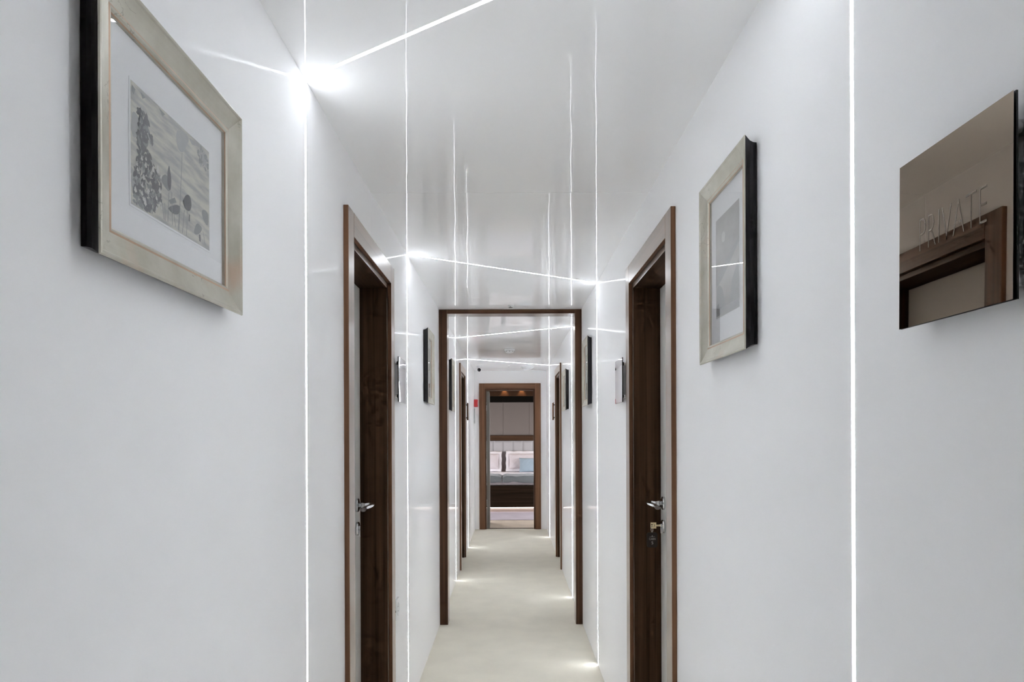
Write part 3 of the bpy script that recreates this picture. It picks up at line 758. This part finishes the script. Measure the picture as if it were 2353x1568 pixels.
for k, (xw, d) in enumerate(((BX0, 1), (BX1, -1))):  # glowing panels added on the unseen side walls to light the bed
    t = thing('window_%d' % (k+1), (xw, 12.0, .95), 'unseen added light panel low in the %s side wall of the far cabin' % ('left' if k == 0 else 'right'), 'window', kind='structure')
    bm = bm_new()
    for a, b, c, e in ((10.75, 13.05, .68, .73), (10.75, 13.05, 1.28, 1.33), (10.75, 10.80, .73, 1.28), (13.0, 13.05, .73, 1.28), (11.88, 11.92, .73, 1.28)):
        box(bm, xw+d*.0005, xw+d*.03, a, b, c, e)
    link('window_frame', bm, M['wood_y'], t)
    bm = bm_new(); box(bm, xw+d*.0006, xw+d*.006, 10.801, 12.999, .731, 1.279); link('pane', bm, M['fill_glow'], t)

# bed
BC = -.141
t = thing('bed', (BC, 12.5, 0), 'wide dark wood bed with grey channelled headboard in far cabin', 'bed')
BL, BR, BF = BC-.95, BC+.95, 11.50
bm = bm_new(); box(bm, BL+.05, BR-.05, BF+.085, 13.45, .001, .085); link('plinth', bm, M['cream_wall'], t)
bm = bm_new(); box(bm, BL, BR, BF, 13.46, .086, .452); link('base', bm, M['bed_wood'], t, .004)
bm = bm_new(); box(bm, BL+.03, BR-.03, BF+.02, 13.44, .4525, .583); link('mattress', bm, M['white_linen'], t, .03)
cw = .1945
def hb(u, v):
    x = BC + (u-.5)*cw*11
    ph = ((x-BC)/cw) % 1.0
    d = .026*(1-abs(2*ph-1)**5)
    e = min(v, 1-v)*26; d *= min(1, e)**.5 if e < 1 else 1
    return (x, 13.475-d, .50+(1.184-.50)*v)
bm = bm_new(); grid(bm, 264, 26, hb, 0)
box(bm, BC-cw*5.5, BC+cw*5.5, 13.476, 13.522, .46, 1.184)
h_ = link('headboard', bm, M['headboard'], t, normals=False)

bm = bm_new(); box(bm, BL+.06, BR-.06, BF+.070, BF+.083, .070, .0845)
tag(link('light_strip', bm, M['warm_led']), 'warm glowing light line under the far bed base', 'light strip')
bm = bm_new(); box(bm, BL-.3, BR+.3, 10.47, BF+.06, .0005, .009)  # thin lilac slab added over the beige carpet
tag(link('floor_patch', bm, M['floor_patch'], bevel=.003), 'pale lilac patch on cabin floor in front of the bed', 'floor_patch')

def fbm(x, y, s):
    return (math.sin(x*9.1+s)*math.cos(y*7.3+s*1.7) + .5*math.sin(x*21.7+y*13.1+s*2.3) + .3*math.sin(x*37.0-y*29.0+s*.7))/1.8
def duvet(x0, x1, seed, label, drop0, drop1):
    yb = 12.18; L1, L2 = yb-(BF+.02), .115
    tot = L1+.09+L2
    def top(u, v, off):
        x = x0+(x1-x0)*u; s = v*tot
        # rounded side towards the middle seam
        ed = min(u, 1-u)*(x1-x0)/.07; puff = .030*min(1, ed)**.5 if ed < 1 else .030
        wr = fbm(x*.9, s*1.4, seed)*.010
        if s < L1: y, z = yb-s, .585+puff+wr
        elif s < L1+.09:
            a = (s-L1)/.09*PI/2; y, z = BF+.02-.057*math.sin(a)-.0, .585+puff+wr-.057*(1-math.cos(a))
        else:
            k = (s-L1-.09)/L2; dr = drop0+(drop1-drop0)*u
            y, z = BF+.02-.057-.010*math.sin(PI*k)-wr*.6*k, .528+puff+wr-k*(dr+puff+fbm(x*1.2, 0, seed)*.010)
        e2 = min(v, 1-v)/.02
        return y, z, x, (1 if e2 > 1 else max(0, e2)**.5), s
    def upper(u, v):
        y, z, x, k, s = top(u, v, 0); return (x, y, z)
    def lower(u, v):
        y, z, x, k, s = top(u, v, 0)
        th = .034*k*min(1, min(u, 1-u)*(x1-x0)/.05)**.5
        if s < L1: return (x, y, max(.5842, z-th))
        a = min(1, (s-L1)/.09)*PI/2
        return (x, y+th*math.sin(a)*.9, z-th*math.cos(a)*.9)
    bm = bm_new(); grid(bm, 90, 60, upper); grid(bm, 90, 60, lower, flip=True)
    bmesh.ops.remove_doubles(bm, verts=bm.verts[:], dist=.0008)
    tag(link('duvet', bm, M['duvet']), label, 'duvet', 'grey green duvets on the far bed')
duvet(BC-.93, BC-.006, 1.3, 'grey green duvet on the left half of the far bed', .030, .022)
duvet(BC+.006, BC+.93, 4.1, 'grey green duvet on right half of far bed, below blue cushion', .022, .034)

def pillow(name, cx, w, h, y, z0, lean, label, cat, mats, group, flange=0.0, thick=.085, roll=0.0, parts=True):
    """a stuffed pillow standing on its long side, leaning back"""
    mw = Matrix.Translation((cx, y, z0)) @ Matrix.Rotation(-lean, 4, 'X') @ Matrix.Rotation(roll, 4, 'Y')
    rnd = random.Random(int(cx*1000))
    ph = rnd.random()*6
    def shape(u, v, sgn, hw, hh, T):
        a, b = 2*u-1, 2*v-1
        pin = 1-.045*(1-abs(a)**2)*0
        x = a*hw*(1-.05*(1-b*b)*abs(a)**3); zz = b*hh*(1-.07*(1-a*a)*abs(b)**3)
        t_ = T*(max(0, (1-a**4))*max(0, (1-b**4)))**.55
        t_ += .007*fbm(x*2.2, zz*2.6, ph)*min(1, t_/T*2)
        return mw @ Vector((x, -sgn*t_, zz+hh))
    t = thing(name, (cx, y, z0), label, cat, group)
    fw = flange
    bm = bm_new(); hw, hh = w/2-fw, h/2-fw
    off = Matrix.Translation((0, 0, fw))
    def sh(u, v, sgn): return mw @ off @ (mw.inverted() @ shape(u, v, sgn, hw, hh, thick))
    grid(bm, 40, 28, lambda u, v: sh(u, v, 1)); grid(bm, 40, 28, lambda u, v: sh(u, v, -1), flip=True)
    bmesh.ops.remove_doubles(bm, verts=bm.verts[:], dist=.0006)
    link('filling', bm, mats[0], t)
    if fw:
        bm = bm_new(); n = 160
        def fl(u, v):
            # v 0 inner .. 1 outer, around the rim
            k = 4*u; q = int(k) % 4; f = k-int(k)
            c = [(-1, -1), (1, -1), (1, 1), (-1, 1), (-1, -1)]
            ax_ = c[q][0]+(c[q+1][0]-c[q][0])*f; bz = c[q][1]+(c[q+1][1]-c[q][1])*f
            grow = (fw+.012)*v-.012
            x = ax_*(hw+grow); zz = bz*(hh+grow)
            sag = .010*math.sin(x*31+ph)*v + .010*math.sin(zz*37+ph)*v
            return mw @ Vector((x+.004*math.sin(zz*40)*v, sag-.006, zz+hh+fw+.004*math.sin(x*33)*v))
        grid(bm, n, 4, fl); bmesh.ops.remove_doubles(bm, verts=bm.verts[:], dist=.0004)
        o = link('flange', bm, mats[1], t); so = o.modifiers.new('cloth', 'SOLIDIFY'); so.thickness = .006; so.offset = 0
        o['label'] = 'white flat border around the pillow'
    return t
G = 'lilac pillows against the headboard'
pillow('pillow', BC-.030-.35, .70, .415, 13.235, .588, math.radians(20), 'lilac pillow with white border on left side of the far bed', 'pillow', (M['lilac'], M['white_linen']), G, .042)
pillow('pillow', BC+.055+.36, .72, .42, 13.235, .588, math.radians(20), 'lilac pillow with white border on far bed, behind blue cushion', 'pillow', (M['lilac'], M['white_linen']), G, .046)
pillow('cushion', .420, .50, .285, 13.045, .588, math.radians(17), 'small pale blue satin cushion leaning on right lilac pillow', 'cushion', (M['blue'],), None, 0, .055)

# ------------------------------------------------------------------ camera
yaw, pitch, roll = -2.56e-3, -3.4e-5, -3.693e-3
cy, sy = math.cos(yaw), math.sin(yaw)
r = Vector((cy, sy, 0)); f = Vector((-sy, cy, 0)); u = Vector((0, 0, 1))
f2 = f*math.cos(pitch)+u*math.sin(pitch); u2 = u*math.cos(pitch)-f*math.sin(pitch)
r3 = r*math.cos(roll)+u2*math.sin(roll); u3 = u2*math.cos(roll)-r*math.sin(roll)
cam = bpy.data.cameras.new('camera'); co = bpy.data.objects.new('camera', cam); COL.objects.link(co)
mw = Matrix((r3, u3, -f2)).transposed().to_4x4(); mw.translation = (0, 0, EYE); co.matrix_world = mw
cam.sensor_fit = 'HORIZONTAL'; cam.sensor_width = 36; cam.lens = 36*1568.7/2353
cam.shift_y = 210.64/2353; cam.clip_start = .01; cam.clip_end = 60
SC.camera = co

# ------------------------------------------------------------------ world and view
wd = bpy.data.worlds.new('world'); SC.world = wd; wd.use_nodes = True
wd.node_tree.nodes['Background'].inputs['Color'].default_value = (.02, .02, .02, 1)
SC.view_settings.view_transform = 'Standard'; SC.view_settings.look = 'None'
SC.view_settings.gamma = 1; SC.view_settings.use_curve_mapping = False
SC.view_settings.exposure = 0.25
c = SC.cycles
c.max_bounces = 14; c.diffuse_bounces = 13; c.glossy_bounces = 4; c.transmission_bounces = 2; c.transparent_max_bounces = 8
c.use_adaptive_sampling = True; c.adaptive_threshold = .05; c.adaptive_min_samples = 12
c.caustics_reflective = False; c.caustics_refractive = False
c.use_denoising = True; c.sample_clamp_indirect = 0
c.use_light_tree = False
